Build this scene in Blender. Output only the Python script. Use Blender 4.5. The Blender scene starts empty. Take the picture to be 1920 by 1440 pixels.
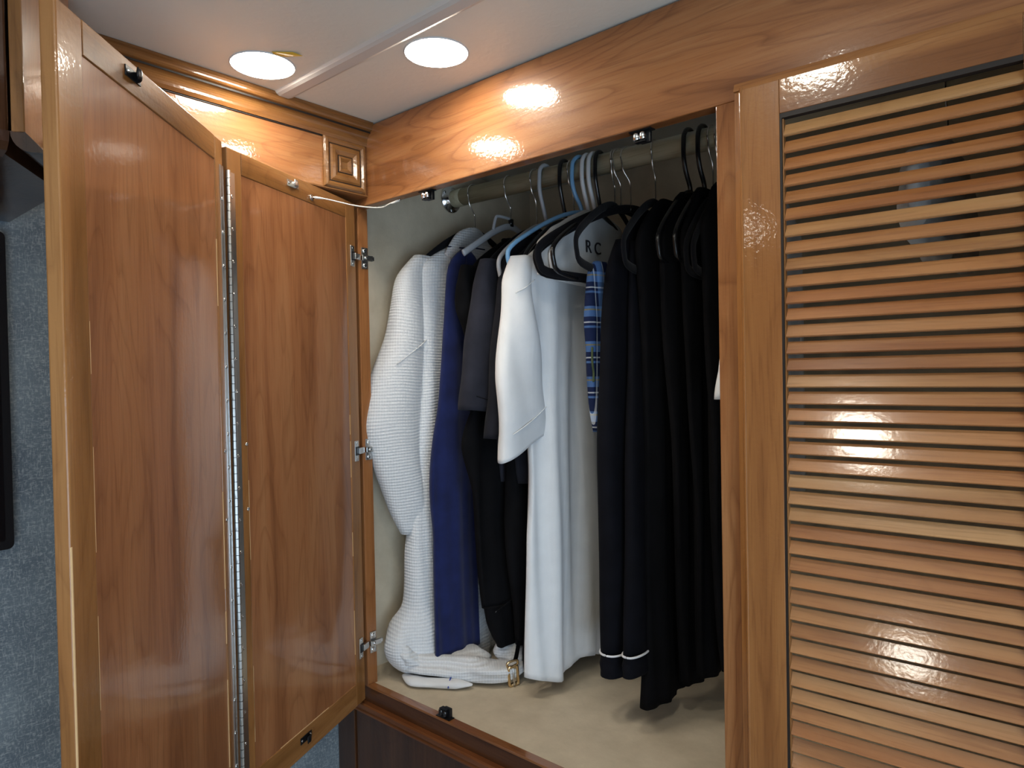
import bpy, bmesh, math, random
import numpy as np
from mathutils import Matrix, Vector
random.seed(7)
SC = bpy.context.scene
COL = SC.collection

# ---------------------------------------------------------------- camera
YAW, PITCH, ROLL = 0.7153, -0.0157, -0.0191
CAM = Vector((1.1193, -0.8322, 0.6175))
fw = Vector((-math.sin(YAW)*math.cos(PITCH), math.cos(YAW)*math.cos(PITCH), math.sin(PITCH)))
rt = Vector((math.cos(YAW), math.sin(YAW), 0)); up = rt.cross(fw)
r2 = math.cos(ROLL)*rt + math.sin(ROLL)*up; u2 = -math.sin(ROLL)*rt + math.cos(ROLL)*up
cd = bpy.data.cameras.new('camera'); cam = bpy.data.objects.new('camera', cd); COL.objects.link(cam)
cd.sensor_width = 36; cd.lens = 1286.85/1920*36; cd.clip_start = 0.02
cam.matrix_world = Matrix(((r2.x, u2.x, -fw.x, CAM.x), (r2.y, u2.y, -fw.y, CAM.y), (r2.z, u2.z, -fw.z, CAM.z), (0, 0, 0, 1)))
SC.camera = cam

# ---------------------------------------------------------------- light and exposure
LAMP = 46.0            # radiance of the ceiling lamp lenses
DAY = 5.0              # daylight outside the window
w = bpy.data.worlds.new('world'); SC.world = w; w.use_nodes = True
bg = w.node_tree.nodes['Background']; bg.inputs[0].default_value = (0.62, 0.80, 1.0, 1); bg.inputs[1].default_value = DAY
ROOM_X, ROOM_Y = 2.15, -2.3
WIN = (-2.0, -0.6, -0.45, 0.60)     # y0 y1 z0 z1 of the window in the right wall
ld = bpy.data.lights.new('window_portal', 'AREA'); ld.shape = 'RECTANGLE'
ld.size = WIN[3]-WIN[2]; ld.size_y = WIN[1]-WIN[0]; ld.cycles.is_portal = True
lo = bpy.data.objects.new('window_portal', ld); COL.objects.link(lo)
lo.location = (ROOM_X+0.04, (WIN[0]+WIN[1])/2, (WIN[2]+WIN[3])/2); lo.rotation_euler = (0, math.pi/2, 0)
vs = SC.view_settings; vs.view_transform = 'Standard'; vs.look = 'None'; vs.exposure = 0.48; vs.gamma = 1.0
vs.use_curve_mapping = False

# ---------------------------------------------------------------- materials
def lin(r, g, b):
    f = lambda c: (c/255/12.92) if c/255 <= 0.04045 else ((c/255+0.055)/1.055)**2.4
    return (f(r), f(g), f(b), 1)
def base(name, rough=0.5, metal=0.0, col=None):
    m = bpy.data.materials.new(name); m.use_nodes = True
    n = m.node_tree.nodes; p = n['Principled BSDF']
    p.inputs['Roughness'].default_value = rough; p.inputs['Metallic'].default_value = metal
    if col: p.inputs['Base Color'].default_value = col
    return m, m.node_tree, p
def N(t, kind, **kw):
    n = t.nodes.new(kind)
    for k, v in kw.items():
        if k in n.inputs.keys(): n.inputs[k].default_value = v
        else: setattr(n, k, v)
    return n
def ramp(t, stops):
    r = t.nodes.new('ShaderNodeValToRGB'); e = r.color_ramp.elements
    while len(e) < len(stops): e.new(0.5)
    for i, (pos, c) in enumerate(stops): e[i].position = pos; e[i].color = c
    return r
def mix(t, blend, fac, a, b):
    n = t.nodes.new('ShaderNodeMix'); n.data_type = 'RGBA'; n.blend_type = blend
    for sock, v in ((n.inputs[0], fac), (n.inputs[6], a), (n.inputs[7], b)):
        if hasattr(v, 'is_output'): t.links.new(v, sock)
        else: sock.default_value = v
    return n.outputs[2]
def coords(t, scale, rnd=False, src='Object'):
    tc = t.nodes.new('ShaderNodeTexCoord'); v = tc.outputs[src]
    if rnd:
        oi = t.nodes.new('ShaderNodeObjectInfo'); mu = N(t, 'ShaderNodeMath', operation='MULTIPLY'); mu.inputs[1].default_value = 37.0
        t.links.new(oi.outputs['Random'], mu.inputs[0])
        ad = N(t, 'ShaderNodeVectorMath', operation='ADD'); t.links.new(v, ad.inputs[0]); t.links.new(mu.outputs[0], ad.inputs[1]); v = ad.outputs[0]
    mp = t.nodes.new('ShaderNodeMapping'); mp.inputs['Scale'].default_value = scale; t.links.new(v, mp.inputs['Vector'])
    return mp.outputs[0]
def ax(axis, along, across): return tuple(along if a == axis else across for a in 'XYZ')
def wood(name, dark, mid, light, axis='Z', rough=0.3, coat=0.35, rnd=False, figure=0.55, peel=0.10, tint=None, crough=0.07):
    k = 0.70; dark, mid, light = [(c[0]*k*.97, c[1]*k*1.02, c[2]*k*1.03, 1) for c in (dark, mid, light)]
    m, t, p = base(name, rough); L = t.links.new; p.inputs['Specular IOR Level'].default_value = 0.25
    c1 = coords(t, ax(axis, 0.9, 11), rnd)
    n1 = N(t, 'ShaderNodeTexNoise', Scale=1.6, Detail=5.0, Roughness=0.55, Distortion=0.6); L(c1, n1.inputs['Vector'])
    r1 = ramp(t, [(0.30, dark), (0.52, mid), (0.74, light)]); L(n1.outputs[0], r1.inputs[0])
    # cathedral figure: contour lines of a slow, stretched noise
    c2 = coords(t, ax(axis, 1.3, 6.5), rnd)
    n2 = N(t, 'ShaderNodeTexNoise', Scale=1.1, Detail=2.5, Roughness=0.5, Distortion=0.35); L(c2, n2.inputs['Vector'])
    mu = N(t, 'ShaderNodeMath', operation='MULTIPLY'); L(n2.outputs[0], mu.inputs[0]); mu.inputs[1].default_value = 17.0
    fr = N(t, 'ShaderNodeMath', operation='FRACT'); L(mu.outputs[0], fr.inputs[0])
    r2_ = ramp(t, [(0.0, (0.62, 0.55, 0.5, 1)), (0.10, (0.97, 0.96, 0.95, 1)), (0.75, (1, 1, 1, 1)), (1.0, (0.72, 0.66, 0.6, 1))]); L(fr.outputs[0], r2_.inputs[0])
    col = mix(t, 'MULTIPLY', figure, r1.outputs[0], r2_.outputs[0])
    # pores
    c3 = coords(t, ax(axis, 14, 420), rnd)
    n3 = N(t, 'ShaderNodeTexNoise', Scale=1.0, Detail=2.0); L(c3, n3.inputs['Vector'])
    r3 = ramp(t, [(0.33, (0.72, 0.66, 0.6, 1)), (0.48, (1, 1, 1, 1))]); L(n3.outputs[0], r3.inputs[0])
    col = mix(t, 'MULTIPLY', 0.55, col, r3.outputs[0])
    if tint:
        oi = t.nodes.new('ShaderNodeObjectInfo')
        rr = ramp(t, tint); rr.color_ramp.interpolation = 'LINEAR'; L(oi.outputs['Random'], rr.inputs[0])
        col = mix(t, 'MULTIPLY', 1.0, col, rr.outputs[0])
    L(col, p.inputs['Base Color'])
    c4 = coords(t, (1, 1, 1))
    n4 = N(t, 'ShaderNodeTexNoise', Scale=170.0, Detail=2.0); L(c4, n4.inputs['Vector'])
    b1 = N(t, 'ShaderNodeBump', Strength=peel, Distance=0.002); L(n4.outputs[0], b1.inputs['Height'])
    b2 = N(t, 'ShaderNodeBump', Strength=0.08, Distance=0.0008); L(n3.outputs[0], b2.inputs['Height']); L(b1.outputs[0], b2.inputs['Normal'])
    L(b2.outputs[0], p.inputs['Normal'])
    p.inputs['Coat Weight'].default_value = coat; p.inputs['Coat Roughness'].default_value = crough
    L(b1.outputs[0], p.inputs['Coat Normal'])
    return m
def fabric(name, col, rough=0.9, weave=900, amp=0.25, sheen=0.15, mott=0.12):
    m, t, p = base(name, rough); L = t.links.new
    c = coords(t, (1, 1, 1))
    n = N(t, 'ShaderNodeTexNoise', Scale=28.0, Detail=4.0); L(c, n.inputs['Vector'])
    r = ramp(t, [(0.3, tuple(x*(1-mott) for x in col[:3])+(1,)), (0.7, tuple(min(1, x*(1+mott)) for x in col[:3])+(1,))]); L(n.outputs[0], r.inputs[0])
    L(r.outputs[0], p.inputs['Base Color'])
    n2 = N(t, 'ShaderNodeTexNoise', Scale=weave, Detail=1.0); L(c, n2.inputs['Vector'])
    n3 = N(t, 'ShaderNodeTexNoise', Scale=22.0, Detail=2.0, Distortion=0.8); L(coords(t, (1, 1, 0.22)), n3.inputs['Vector'])
    b0 = N(t, 'ShaderNodeBump', Strength=0.3, Distance=0.005); L(n3.outputs[0], b0.inputs['Height'])
    b = N(t, 'ShaderNodeBump', Strength=amp, Distance=0.0006); L(n2.outputs[0], b.inputs['Height']); L(b0.outputs[0], b.inputs['Normal'])
    L(b.outputs[0], p.inputs['Normal'])
    p.inputs['Sheen Weight'].default_value = sheen
    p.inputs['Specular IOR Level'].default_value = 0.15
    return m
def waffle(name, col):
    m, t, p = base(name, 0.92); L = t.links.new
    p.inputs['Base Color'].default_value = col; p.inputs['Specular IOR Level'].default_value = 0.12; p.inputs['Sheen Weight'].default_value = 0.2
    tc = t.nodes.new('ShaderNodeTexCoord'); sp = t.nodes.new('ShaderNodeSeparateXYZ'); L(tc.outputs['Object'], sp.inputs[0])
    ns = N(t, 'ShaderNodeTexNoise', Scale=7.0, Detail=1.0); L(tc.outputs['Object'], ns.inputs['Vector'])
    def saw(src, k, warp):
        a = N(t, 'ShaderNodeMath', operation='MULTIPLY'); L(src, a.inputs[0]); a.inputs[1].default_value = k
        b = N(t, 'ShaderNodeMath', operation='MULTIPLY_ADD'); L(ns.outputs[0], b.inputs[0]); b.inputs[1].default_value = warp; L(a.outputs[0], b.inputs[2])
        s = N(t, 'ShaderNodeMath', operation='SINE'); L(b.outputs[0], s.inputs[0]); return s.outputs[0]
    ya = N(t, 'ShaderNodeMath', operation='ADD'); L(sp.outputs[0], ya.inputs[0]); L(sp.outputs[1], ya.inputs[1])
    s1 = saw(sp.outputs[2], 1000.0, 26.0); s2 = saw(ya.outputs[0], 850.0, 20.0)
    h2 = N(t, 'ShaderNodeMath', operation='MULTIPLY'); L(s2, h2.inputs[0]); h2.inputs[1].default_value = 0.45
    mx = N(t, 'ShaderNodeMath', operation='ADD'); L(s1, mx.inputs[0]); L(h2.outputs[0], mx.inputs[1])
    b = N(t, 'ShaderNodeBump', Strength=0.5, Distance=0.0010); L(mx.outputs[0], b.inputs['Height']); L(b.outputs[0], p.inputs['Normal'])
    rr = ramp(t, [(0.0, (0.86, 0.86, 0.86, 1)), (0.5, (1, 1, 1, 1))]); L(mx.outputs[0], rr.inputs[0])
    L(mix(t, 'MULTIPLY', 0.8, col, rr.outputs[0]), p.inputs['Base Color'])
    return m
def plaid(name):
    m, t, p = base(name, 0.9); L = t.links.new
    tc = t.nodes.new('ShaderNodeTexCoord'); sp = t.nodes.new('ShaderNodeSeparateXYZ'); L(tc.outputs['Object'], sp.inputs[0])
    def stripes(src, period, off, stops):
        a = N(t, 'ShaderNodeMath', operation='MULTIPLY_ADD'); L(src, a.inputs[0]); a.inputs[1].default_value = 1/period; a.inputs[2].default_value = off
        f = N(t, 'ShaderNodeMath', operation='FRACT'); L(a.outputs[0], f.inputs[0])
        r = ramp(t, stops); r.color_ramp.interpolation = 'CONSTANT'; L(f.outputs[0], r.inputs[0]); return r.outputs[0]
    nv, bl, wh, ye = lin(24, 34, 66), lin(92, 130, 186), lin(215, 222, 228), lin(150, 140, 96)
    h = stripes(sp.outputs[2], 0.062, 0.1, [(0, nv), (0.30, bl), (0.36, nv), (0.44, wh), (0.48, nv), (0.62, bl), (0.80, ye), (0.84, bl), (0.92, nv)])
    v = stripes(sp.outputs[1], 0.045, 0.3, [(0, nv), (0.34, wh), (0.40, nv), (0.52, bl), (0.86, wh), (0.91, nv)])
    L(mix(t, 'MIX', 0.5, h, v), p.inputs['Base Color'])
    p.inputs['Specular IOR Level'].default_value = 0.15
    return m

cherry = dict(dark=lin(140, 84, 46), mid=lin(184, 119, 71), light=lin(205, 145, 95))
gold = dict(dark=lin(142, 92, 46), mid=lin(180, 120, 68), light=lin(198, 142, 88))
reds = dict(dark=lin(150, 92, 56), mid=lin(186, 120, 76), light=lin(200, 138, 92))
slatc = dict(dark=lin(166, 106, 62), mid=lin(202, 142, 90), light=lin(220, 168, 116))
MT = {}
MT['headx'] = wood('cherry_board_horizontal', axis='X', figure=0.75, peel=0.10, rough=0.36, coat=0.8, **cherry)
MT['framez'] = wood('cherry_board_vertical', axis='Z', figure=0.7, **cherry)
MT['friezey'] = wood('cherry_board_depth', axis='Y', figure=0.5, rough=0.36, coat=0.7, **cherry)
MT['goldz'] = wood('honey_stile_wood', axis='Z', figure=0.4, rough=0.33, **gold)
MT['goldx'] = wood('honey_rail_wood', axis='X', figure=0.4, rough=0.33, **gold)
MT['goldy'] = wood('antiqued_moulding_wood', lin(108, 66, 32), lin(150, 98, 52), lin(174, 122, 70), axis='Y', figure=0.6, rough=0.3, coat=0.5)
MT['panel'] = wood('reddish_panel_wood', axis='Z', figure=0.5, rough=0.33, coat=0.7, rnd=True, peel=0.05, **reds)
MT['slat'] = wood('louver_slat_wood', axis='X', figure=0.25, rough=0.34, coat=0.8, rnd=True, peel=0.05, crough=0.12,
                  tint=[(0.0, (0.88, 0.78, 0.72, 1)), (0.3, (1, 0.92, 0.84, 1)), (0.55, (0.95, 0.78, 0.66, 1)), (0.8, (1.0, 0.97, 0.92, 1)), (1.0, (1.06, 1.14, 1.16, 1))], **slatc)
MT['dark'] = wood('dark_cabinet_wood', lin(62, 36, 22), lin(84, 50, 30), lin(100, 62, 38), axis='Z', rough=0.3, figure=0.3, coat=0.8)
MT['brown'] = wood('brown_sill_wood', lin(110, 62, 34), lin(136, 80, 46), lin(156, 96, 58), axis='X', rough=0.35, figure=0.4)
MT['louvz'] = wood('louver_stile_wood', lin(146, 88, 44), lin(180, 117, 64), lin(198, 136, 82), axis='Z', figure=0.35, rough=0.3, coat=0.6)
MT['louvx'] = wood('louver_rail_wood', lin(146, 88, 44), lin(180, 117, 64), lin(198, 136, 82), axis='X', figure=0.35, rough=0.3, coat=0.6)
MT['sillx'] = wood('shaded_sill_wood', lin(74, 42, 24), lin(98, 58, 34), lin(116, 72, 44), axis='X', rough=0.4, figure=0.3)  # shade on the sill face put into a darker wood colour
MT['glaze'] = base('dark_glaze', 0.6, 0, lin(24, 15, 11))[0]
MT['chrome'] = base('chrome', 0.16, 1.0, (0.78, 0.79, 0.80, 1))[0]
MT['nickel'] = base('nickel_steel', 0.28, 1.0, (0.62, 0.62, 0.60, 1))[0]
MT['wire'] = base('polished_wire', 0.22, 1.0, (0.70, 0.68, 0.65, 1))[0]
MT['brass'] = base('brass', 0.25, 1.0, (0.72, 0.55, 0.32, 1))[0]
MT['blackmetal'] = base('blackened_metal', 0.35, 0.6, (0.02, 0.02, 0.022, 1))[0]
MT['blackplastic'] = base('black_plastic', 0.22, 0, (0.008, 0.008, 0.009, 1))[0]
MT['velvet'] = fabric('black_velvet', (0.006, 0.006, 0.008, 1), 0.95, sheen=0.05)
MT['whiteplastic'] = base('white_plastic', 0.35, 0, lin(216, 218, 220))[0]
MT['greyplastic'] = base('pale_grey_plastic', 0.35, 0, lin(178, 182, 188))[0]
MT['blueplastic'] = base('pale_blue_plastic', 0.3, 0, lin(122, 172, 214))[0]
MT['cord'] = base('white_cord', 0.6, 0, lin(225, 222, 214))[0]
MT['screen'] = base('black_screen', 0.12, 0, (0.004, 0.004, 0.005, 1))[0]
MT['tape'] = base('yellow_tape', 0.4, 0, lin(214, 178, 60))[0]
MT['strip'] = base('ceiling_strip_plastic', 0.35, 0, lin(206, 204, 200))[0]
MT['scrape'] = base('bare_wood_edge', 0.6, 0, lin(214, 176, 128))[0]
MT['waffle'] = waffle('white_waffle_cotton', lin(226, 228, 230))
MT['white'] = fabric('white_cotton', lin(228, 230, 232), mott=0.03)
MT['offwhite'] = fabric('off_white_cotton', lin(205, 206, 206), mott=0.04)
MT['navy'] = fabric('navy_cotton', lin(27, 36, 80), mott=0.2)
MT['charcoal'] = fabric('charcoal_cotton', lin(42, 43, 52), mott=0.2, sheen=0.04)
MT['char2'] = fabric('dark_charcoal_cotton', lin(30, 31, 38), mott=0.2, sheen=0.03)
MT['black'] = fabric('black_cotton', lin(8, 8, 11), mott=0.25, sheen=0.0)
MT['ink'] = fabric('blue_black_cotton', lin(11, 12, 19), mott=0.25, sheen=0.0)
MT['plaid'] = plaid('blue_plaid_cotton')
MT['piping'] = base('white_piping', 0.7, 0, lin(232, 232, 236))[0]
MT['navyedge'] = base('navy_piping', 0.8, 0, lin(24, 28, 60))[0]
MT['print'] = base('dark_print', 0.8, 0, lin(32, 32, 40))[0]
def m_rod():
    return wood('pale_rod_wood', lin(196, 184, 154), lin(216, 204, 174), lin(228, 218, 190), axis='X', rough=0.55, coat=0.0, figure=0.35)
MT['rod'] = m_rod()
def m_lining(name, a, b):
    m, t, p = base(name, 0.8); L = t.links.new; c = coords(t, (1, 1, 1))
    n = N(t, 'ShaderNodeTexNoise', Scale=14.0, Detail=6.0, Roughness=0.65); L(c, n.inputs['Vector'])
    r = ramp(t, [(0.3, a), (0.7, b)]); L(n.outputs[0], r.inputs[0])
    n2 = N(t, 'ShaderNodeTexVoronoi', Scale=55.0); L(c, n2.inputs['Vector'])
    r2 = ramp(t, [(0.0, (0.35, 0.33, 0.3, 1)), (0.035, (1, 1, 1, 1))]); L(n2.outputs[0], r2.inputs[0])
    L(mix(t, 'MULTIPLY', 0.10, r.outputs[0], r2.outputs[0]), p.inputs['Base Color'])
    n3 = N(t, 'ShaderNodeTexNoise', Scale=300.0, Detail=2.0); L(c, n3.inputs['Vector'])
    b_ = N(t, 'ShaderNodeBump', Strength=0.2, Distance=0.001); L(n3.outputs[0], b_.inputs['Height']); L(b_.outputs[0], p.inputs['Normal'])
    return m
MT['lining'] = m_lining('taupe_lining', lin(190, 176, 152), lin(210, 196, 172))
def m_ceiling():
    m, t, p = base('ceiling_vinyl', 0.34); L = t.links.new; c = coords(t, (1, 1, 1))
    p.inputs['Base Color'].default_value = lin(226, 226, 218)
    n = N(t, 'ShaderNodeTexNoise', Scale=75.0, Detail=3.0, Distortion=0.6); L(c, n.inputs['Vector'])
    b_ = N(t, 'ShaderNodeBump', Strength=0.16, Distance=0.003); L(n.outputs[0], b_.inputs['Height']); L(b_.outputs[0], p.inputs['Normal'])
    return m
MT['ceiling'] = m_ceiling()
def m_wall():
    m, t, p = base('blue_grey_wallpaper', 0.55); L = t.links.new
    n1 = N(t, 'ShaderNodeTexNoise', Scale=1.0, Detail=4.0); L(coords(t, (9, 9, 9)), n1.inputs['Vector'])
    r = ramp(t, [(0.3, lin(80, 90, 100)), (0.7, lin(118, 128, 134))]); L(n1.outputs[0], r.inputs[0])
    col = r.outputs[0]
    for k, s in enumerate([(160, 110, 620), (160, 620, 110), (200, 260, 260)]):
        n = N(t, 'ShaderNodeTexNoise', Scale=1.0, Detail=2.0, Distortion=0.5); L(coords(t, s), n.inputs['Vector'])
        rr = ramp(t, [(0.54, (0, 0, 0, 1)), (0.74, (1, 1, 1, 1))]); L(n.outputs[0], rr.inputs[0])
        mu = N(t, 'ShaderNodeMath', operation='MULTIPLY'); L(rr.outputs[0], mu.inputs[0]); mu.inputs[1].default_value = 0.5
        col = mix(t, 'MIX', mu.outputs[0], col, lin(176, 180, 178))
    L(col, p.inputs['Base Color'])
    return m
MT['wall'] = m_wall()
MT['plainwall'] = base('cream_wall', 0.7, 0, lin(206, 198, 184))[0]
MT['floor'] = m_lining('room_carpet', lin(190, 180, 164), lin(206, 197, 182))

# ---------------------------------------------------------------- helpers
I4 = Matrix.Identity(4)
WM = {}
def link(o, parent=None, M=I4):
    COL.objects.link(o)
    if parent is not None:
        o.parent = parent; o.matrix_parent_inverse = WM[parent].inverted()
    o.matrix_basis = M; WM[o] = M.copy()
    return o
def thing(name, label, cat, loc=(0, 0, 0), group=None, kind=None):
    o = bpy.data.objects.new(name, None); o.empty_display_size = 0.05
    link(o, None, Matrix.Translation(loc)); tag(o, label, cat, group, kind); return o
def tag(o, label=None, cat=None, group=None, kind=None):
    if label: o['label'] = label
    if cat: o['category'] = cat
    if group: o['group'] = group
    if kind: o['kind'] = kind
    return o
def mk(name, V, F, mat, parent=None, M=I4, smooth=False, label=None):
    me = bpy.data.meshes.new(name); me.from_pydata([tuple(map(float, v)) for v in V], [], F)
    bm = bmesh.new(); bm.from_mesh(me); bmesh.ops.recalc_face_normals(bm, faces=bm.faces); bm.to_mesh(me); bm.free()
    me.materials.append(MT[mat] if isinstance(mat, str) else mat)
    if smooth: me.polygons.foreach_set('use_smooth', [True]*len(me.polygons))
    o = bpy.data.objects.new(name, me); link(o, parent, M)
    if label: o['label'] = label
    return o
def box(name, lo, hi, mat, parent=None, M=I4, bev=0.0012, label=None):
    bm = bmesh.new()
    vs_ = [bm.verts.new((x, y, z)) for x in (lo[0], hi[0]) for y in (lo[1], hi[1]) for z in (lo[2], hi[2])]
    for f in ((0, 1, 3, 2), (4, 6, 7, 5), (0, 4, 5, 1), (2, 3, 7, 6), (0, 2, 6, 4), (1, 5, 7, 3)): bm.faces.new([vs_[i] for i in f])
    bmesh.ops.recalc_face_normals(bm, faces=bm.faces)
    if bev: bmesh.ops.bevel(bm, geom=list(bm.edges), offset=bev, segments=2, profile=0.5, affect='EDGES')
    me = bpy.data.meshes.new(name); bm.to_mesh(me); bm.free(); me.materials.append(MT[mat] if isinstance(mat, str) else mat)
    o = bpy.data.objects.new(name, me); link(o, parent, M)
    if label: o['label'] = label
    return o
def prism(name, prof, axis, a, b, mat, parent=None, M=I4, smooth=False, label=None):
    """closed 2-D profile extruded along an axis; profile coords are the other two axes in XYZ order"""
    def pt(p, t):
        return {'X': (t, p[0], p[1]), 'Y': (p[0], t, p[1]), 'Z': (p[0], p[1], t)}[axis]
    n = len(prof); V = [pt(p, a) for p in prof]+[pt(p, b) for p in prof]
    F = [tuple(range(n))[::-1], tuple(range(n, 2*n))]+[(i, (i+1) % n, n+(i+1) % n, n+i) for i in range(n)]
    return mk(name, V, F, mat, parent, M, smooth, label)
def loft(name, rings, mat, parent=None, M=I4, caps=True, closed=False, smooth=True, label=None):
    n = len(rings[0]); V = [p for r in rings for p in r]; F = []
    m = len(rings)
    for i in range(m if closed else m-1):
        a, b = i*n, ((i+1) % m)*n
        F += [(a+j, a+(j+1) % n, b+(j+1) % n, b+j) for j in range(n)]
    if caps and not closed: F += [tuple(range(n))[::-1], tuple(range((m-1)*n, m*n))]
    return mk(name, V, F, mat, parent, M, smooth, label)
def smoothpath(P, per=6, closed=False):
    P = [np.array(p, float) for p in P]; n = len(P); out = []
    seg = n if closed else n-1
    for i in range(seg):
        if closed: p0, p1, p2, p3 = P[(i-1) % n], P[i], P[(i+1) % n], P[(i+2) % n]
        else: p0, p1, p2, p3 = P[max(i-1, 0)], P[i], P[i+1], P[min(i+2, n-1)]
        for k in range(per):
            t = k/per
            out.append(0.5*((2*p1)+(-p0+p2)*t+(2*p0-5*p1+4*p2-p3)*t*t+(-p0+3*p1-3*p2+p3)*t**3))
    if not closed: out.append(P[-1])
    return out
def tube(name, P, r, mat, parent=None, M=I4, n=8, closed=False, flat=None, refv=(1, 0, 0), caps=True, label=None, per=6, smooth=True):
    """sweep along a smoothed path. r number or list per control point; flat=(a,b): half sizes along refv and across it"""
    ctrl = [np.array(p, float) for p in P]
    if not np.isscalar(r): ctrl = [np.append(c, rr) for c, rr in zip(ctrl, r)]
    pts = smoothpath(ctrl, per, closed) if per > 1 else ctrl
    rings = []; m = len(pts)
    for i, q in enumerate(pts):
        c = q[:3]; rr = r if np.isscalar(r) else max(q[3], 1e-4)
        a = pts[(i-1) % m][:3] if (closed or i > 0) else c; b = pts[(i+1) % m][:3] if (closed or i < m-1) else c
        t = (b-a)/max(np.linalg.norm(b-a), 1e-9)
        rv = np.array(refv, float); u = rv-t*(rv@t)
        if np.linalg.norm(u) < 1e-3: rv = np.array((0.2, 1, 0.1)); u = rv-t*(rv@t)
        u /= np.linalg.norm(u); v = np.cross(t, u)
        A, B = (flat if flat else (1, 1))
        rings.append([c+rr*(A*math.cos(2*math.pi*j/n)*u+B*math.sin(2*math.pi*j/n)*v) for j in range(n)])
    return loft(name, rings, mat, parent, M, caps, closed, smooth, label)
def lathe(name, prof, mat, parent=None, M=I4, n=24, smooth=True, label=None):
    """profile of (r, z) revolved about local z"""
    rings = [[(r*math.cos(2*math.pi*j/n), r*math.sin(2*math.pi*j/n), z) for j in range(n)] for r, z in prof]
    return loft(name, rings, mat, parent, M, True, False, smooth, label)
def frame(o, xd, yd):
    """matrix with local x along xd, local y along yd (both horizontal), z up"""
    return Matrix(((xd[0], yd[0], 0, o[0]), (xd[1], yd[1], 0, o[1]), (0, 0, 1, o[2]), (0, 0, 0, 1)))
def lookz(o, d):
    """matrix whose local z points along d"""
    d = Vector(d).normalized(); return Matrix.Translation(o) @ d.to_track_quat('Z', 'Y').to_matrix().to_4x4()
def dup(src, M, parent, label=None):
    o = src.copy(); COL.objects.link(o); o.parent = parent; o.matrix_parent_inverse = WM[parent].inverted(); o.matrix_basis = M; WM[o] = M.copy()
    return o

# ---------------------------------------------------------------- setting
HC = 1.104; W = 0.746; H = 0.95; WX = -0.09; FZ = -1.05
def struct(o, label): return tag(o, label, None, None, 'structure')
struct(box('ceiling', (-0.2, ROOM_Y-0.05, HC), (ROOM_X+0.1, 0.72, HC+0.05), 'ceiling', bev=0), 'off-white vinyl ceiling with a faint wrinkle')
struct(box('wall_left', (WX-0.05, ROOM_Y, FZ), (WX, 0.72, HC), 'wall', bev=0), 'blue-grey textured wallpaper wall behind the open door')
struct(box('floor', (-0.2, ROOM_Y-0.05, FZ-0.05), (ROOM_X+0.1, 0.72, FZ), 'floor', bev=0), 'carpeted room floor')
struct(box('wall_rear', (-0.2, ROOM_Y-0.05, FZ), (ROOM_X+0.1, ROOM_Y, HC), 'plainwall', bev=0), 'plain wall behind the viewer')
struct(box('wall_back', (WX, 0.625, FZ), (ROOM_X+0.05, 0.675, HC), 'plainwall', bev=0), 'wall closing the wardrobe at the back')
wr = bpy.data.objects.new('wall_right', None); link(wr); struct(wr, 'wall with the daylight window opposite the wallpaper wall')
y0, y1, z0, z1 = WIN
for lo_, hi_ in (((ROOM_Y, FZ), (y0, HC)), ((y1, FZ), (0.72, HC)), ((y0, FZ), (y1, z0)), ((y0, z1), (y1, HC))):
    box('wall_panel', (ROOM_X, lo_[0], lo_[1]), (ROOM_X+0.05, hi_[0], hi_[1]), 'plainwall', wr, bev=0)
wf = bpy.data.objects.new('window_1', None); link(wf); struct(wf, 'daylight window in the right wall')
for a, b in (((y0, z0), (y1, z0+0.03)), ((y0, z1-0.03), (y1, z1)), ((y0, z0), (y0+0.03, z1)), ((y1-0.03, z0), (y1, z1))):
    box('window_frame', (ROOM_X-0.008, a[0], a[1]), (ROOM_X+0.03, b[0], b[1]), 'whiteplastic', wf)

# ceiling batten strip
prism('ceiling_strip', [(-0.206, HC), (-0.203, HC-0.004), (-0.197, HC-0.006), (-0.180, HC-0.006), (-0.174, HC-0.004), (-0.171, HC)], 'X', 0.052, 2.1, 'strip')
st = bpy.data.objects['ceiling_strip']; st.name = 'trim_1'; struct(st, 'pale plastic batten strip running across the ceiling between the two lamps')

# ---------------------------------------------------------------- ceiling lamps
def lamp_mat():
    m = bpy.data.materials.new('lit_lens'); m.use_nodes = True; t = m.node_tree; t.nodes.clear()
    e = t.nodes.new('ShaderNodeEmission'); e.inputs[0].default_value = (1.0, 0.93, 0.80, 1); e.inputs[1].default_value = LAMP
    o = t.nodes.new('ShaderNodeOutputMaterial'); t.links.new(e.outputs[0], o.inputs[0]); return m
MT['lit'] = lamp_mat()
def puck(x, y, label):
    t = thing('ceiling_lamp', label, 'lamp', (x, y, HC), 'round ceiling lamps')
    M = Matrix.Translation((x, y, HC))
    lathe('lens', [(0.0001, -0.0030), (0.030, -0.0028), (0.042, -0.0022), (0.0465, -0.0014), (0.0472, -0.0008), (0.0472, -0.0004), (0.0001, -0.0004)], 'lit', t, M, 40)
    lathe('rim', [(0.0474, -0.0003), (0.0474, -0.0016), (0.0484, -0.0016), (0.0494, -0.0008), (0.0496, -0.0002)], 'whiteplastic', t, M, 40)
    return t
puck(0.128, -0.268, 'lit round ceiling lamp with the yellow tape scrap beside the crown moulding')
puck(0.355, -0.112, 'lit round ceiling lamp nearest the cherry header board')
puck(0.79, -0.405, 'lit round ceiling lamp out in the room closest to the louver door')
puck(0.82, -0.95, 'lit round ceiling lamp out in the room, second from the louver door')
puck(0.30, -1.60, 'lit round ceiling lamp out in the room toward the television wall')
puck(1.50, -0.75, 'added lit round ceiling lamp, unseen, out in the room close to the window')  # unseen extra lamp, added to brighten the wardrobe floor
puck(1.40, -1.55, 'added lit round ceiling lamp, unseen, in the far room corner by the window')  # also added out of view, for more light into the bay
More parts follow.
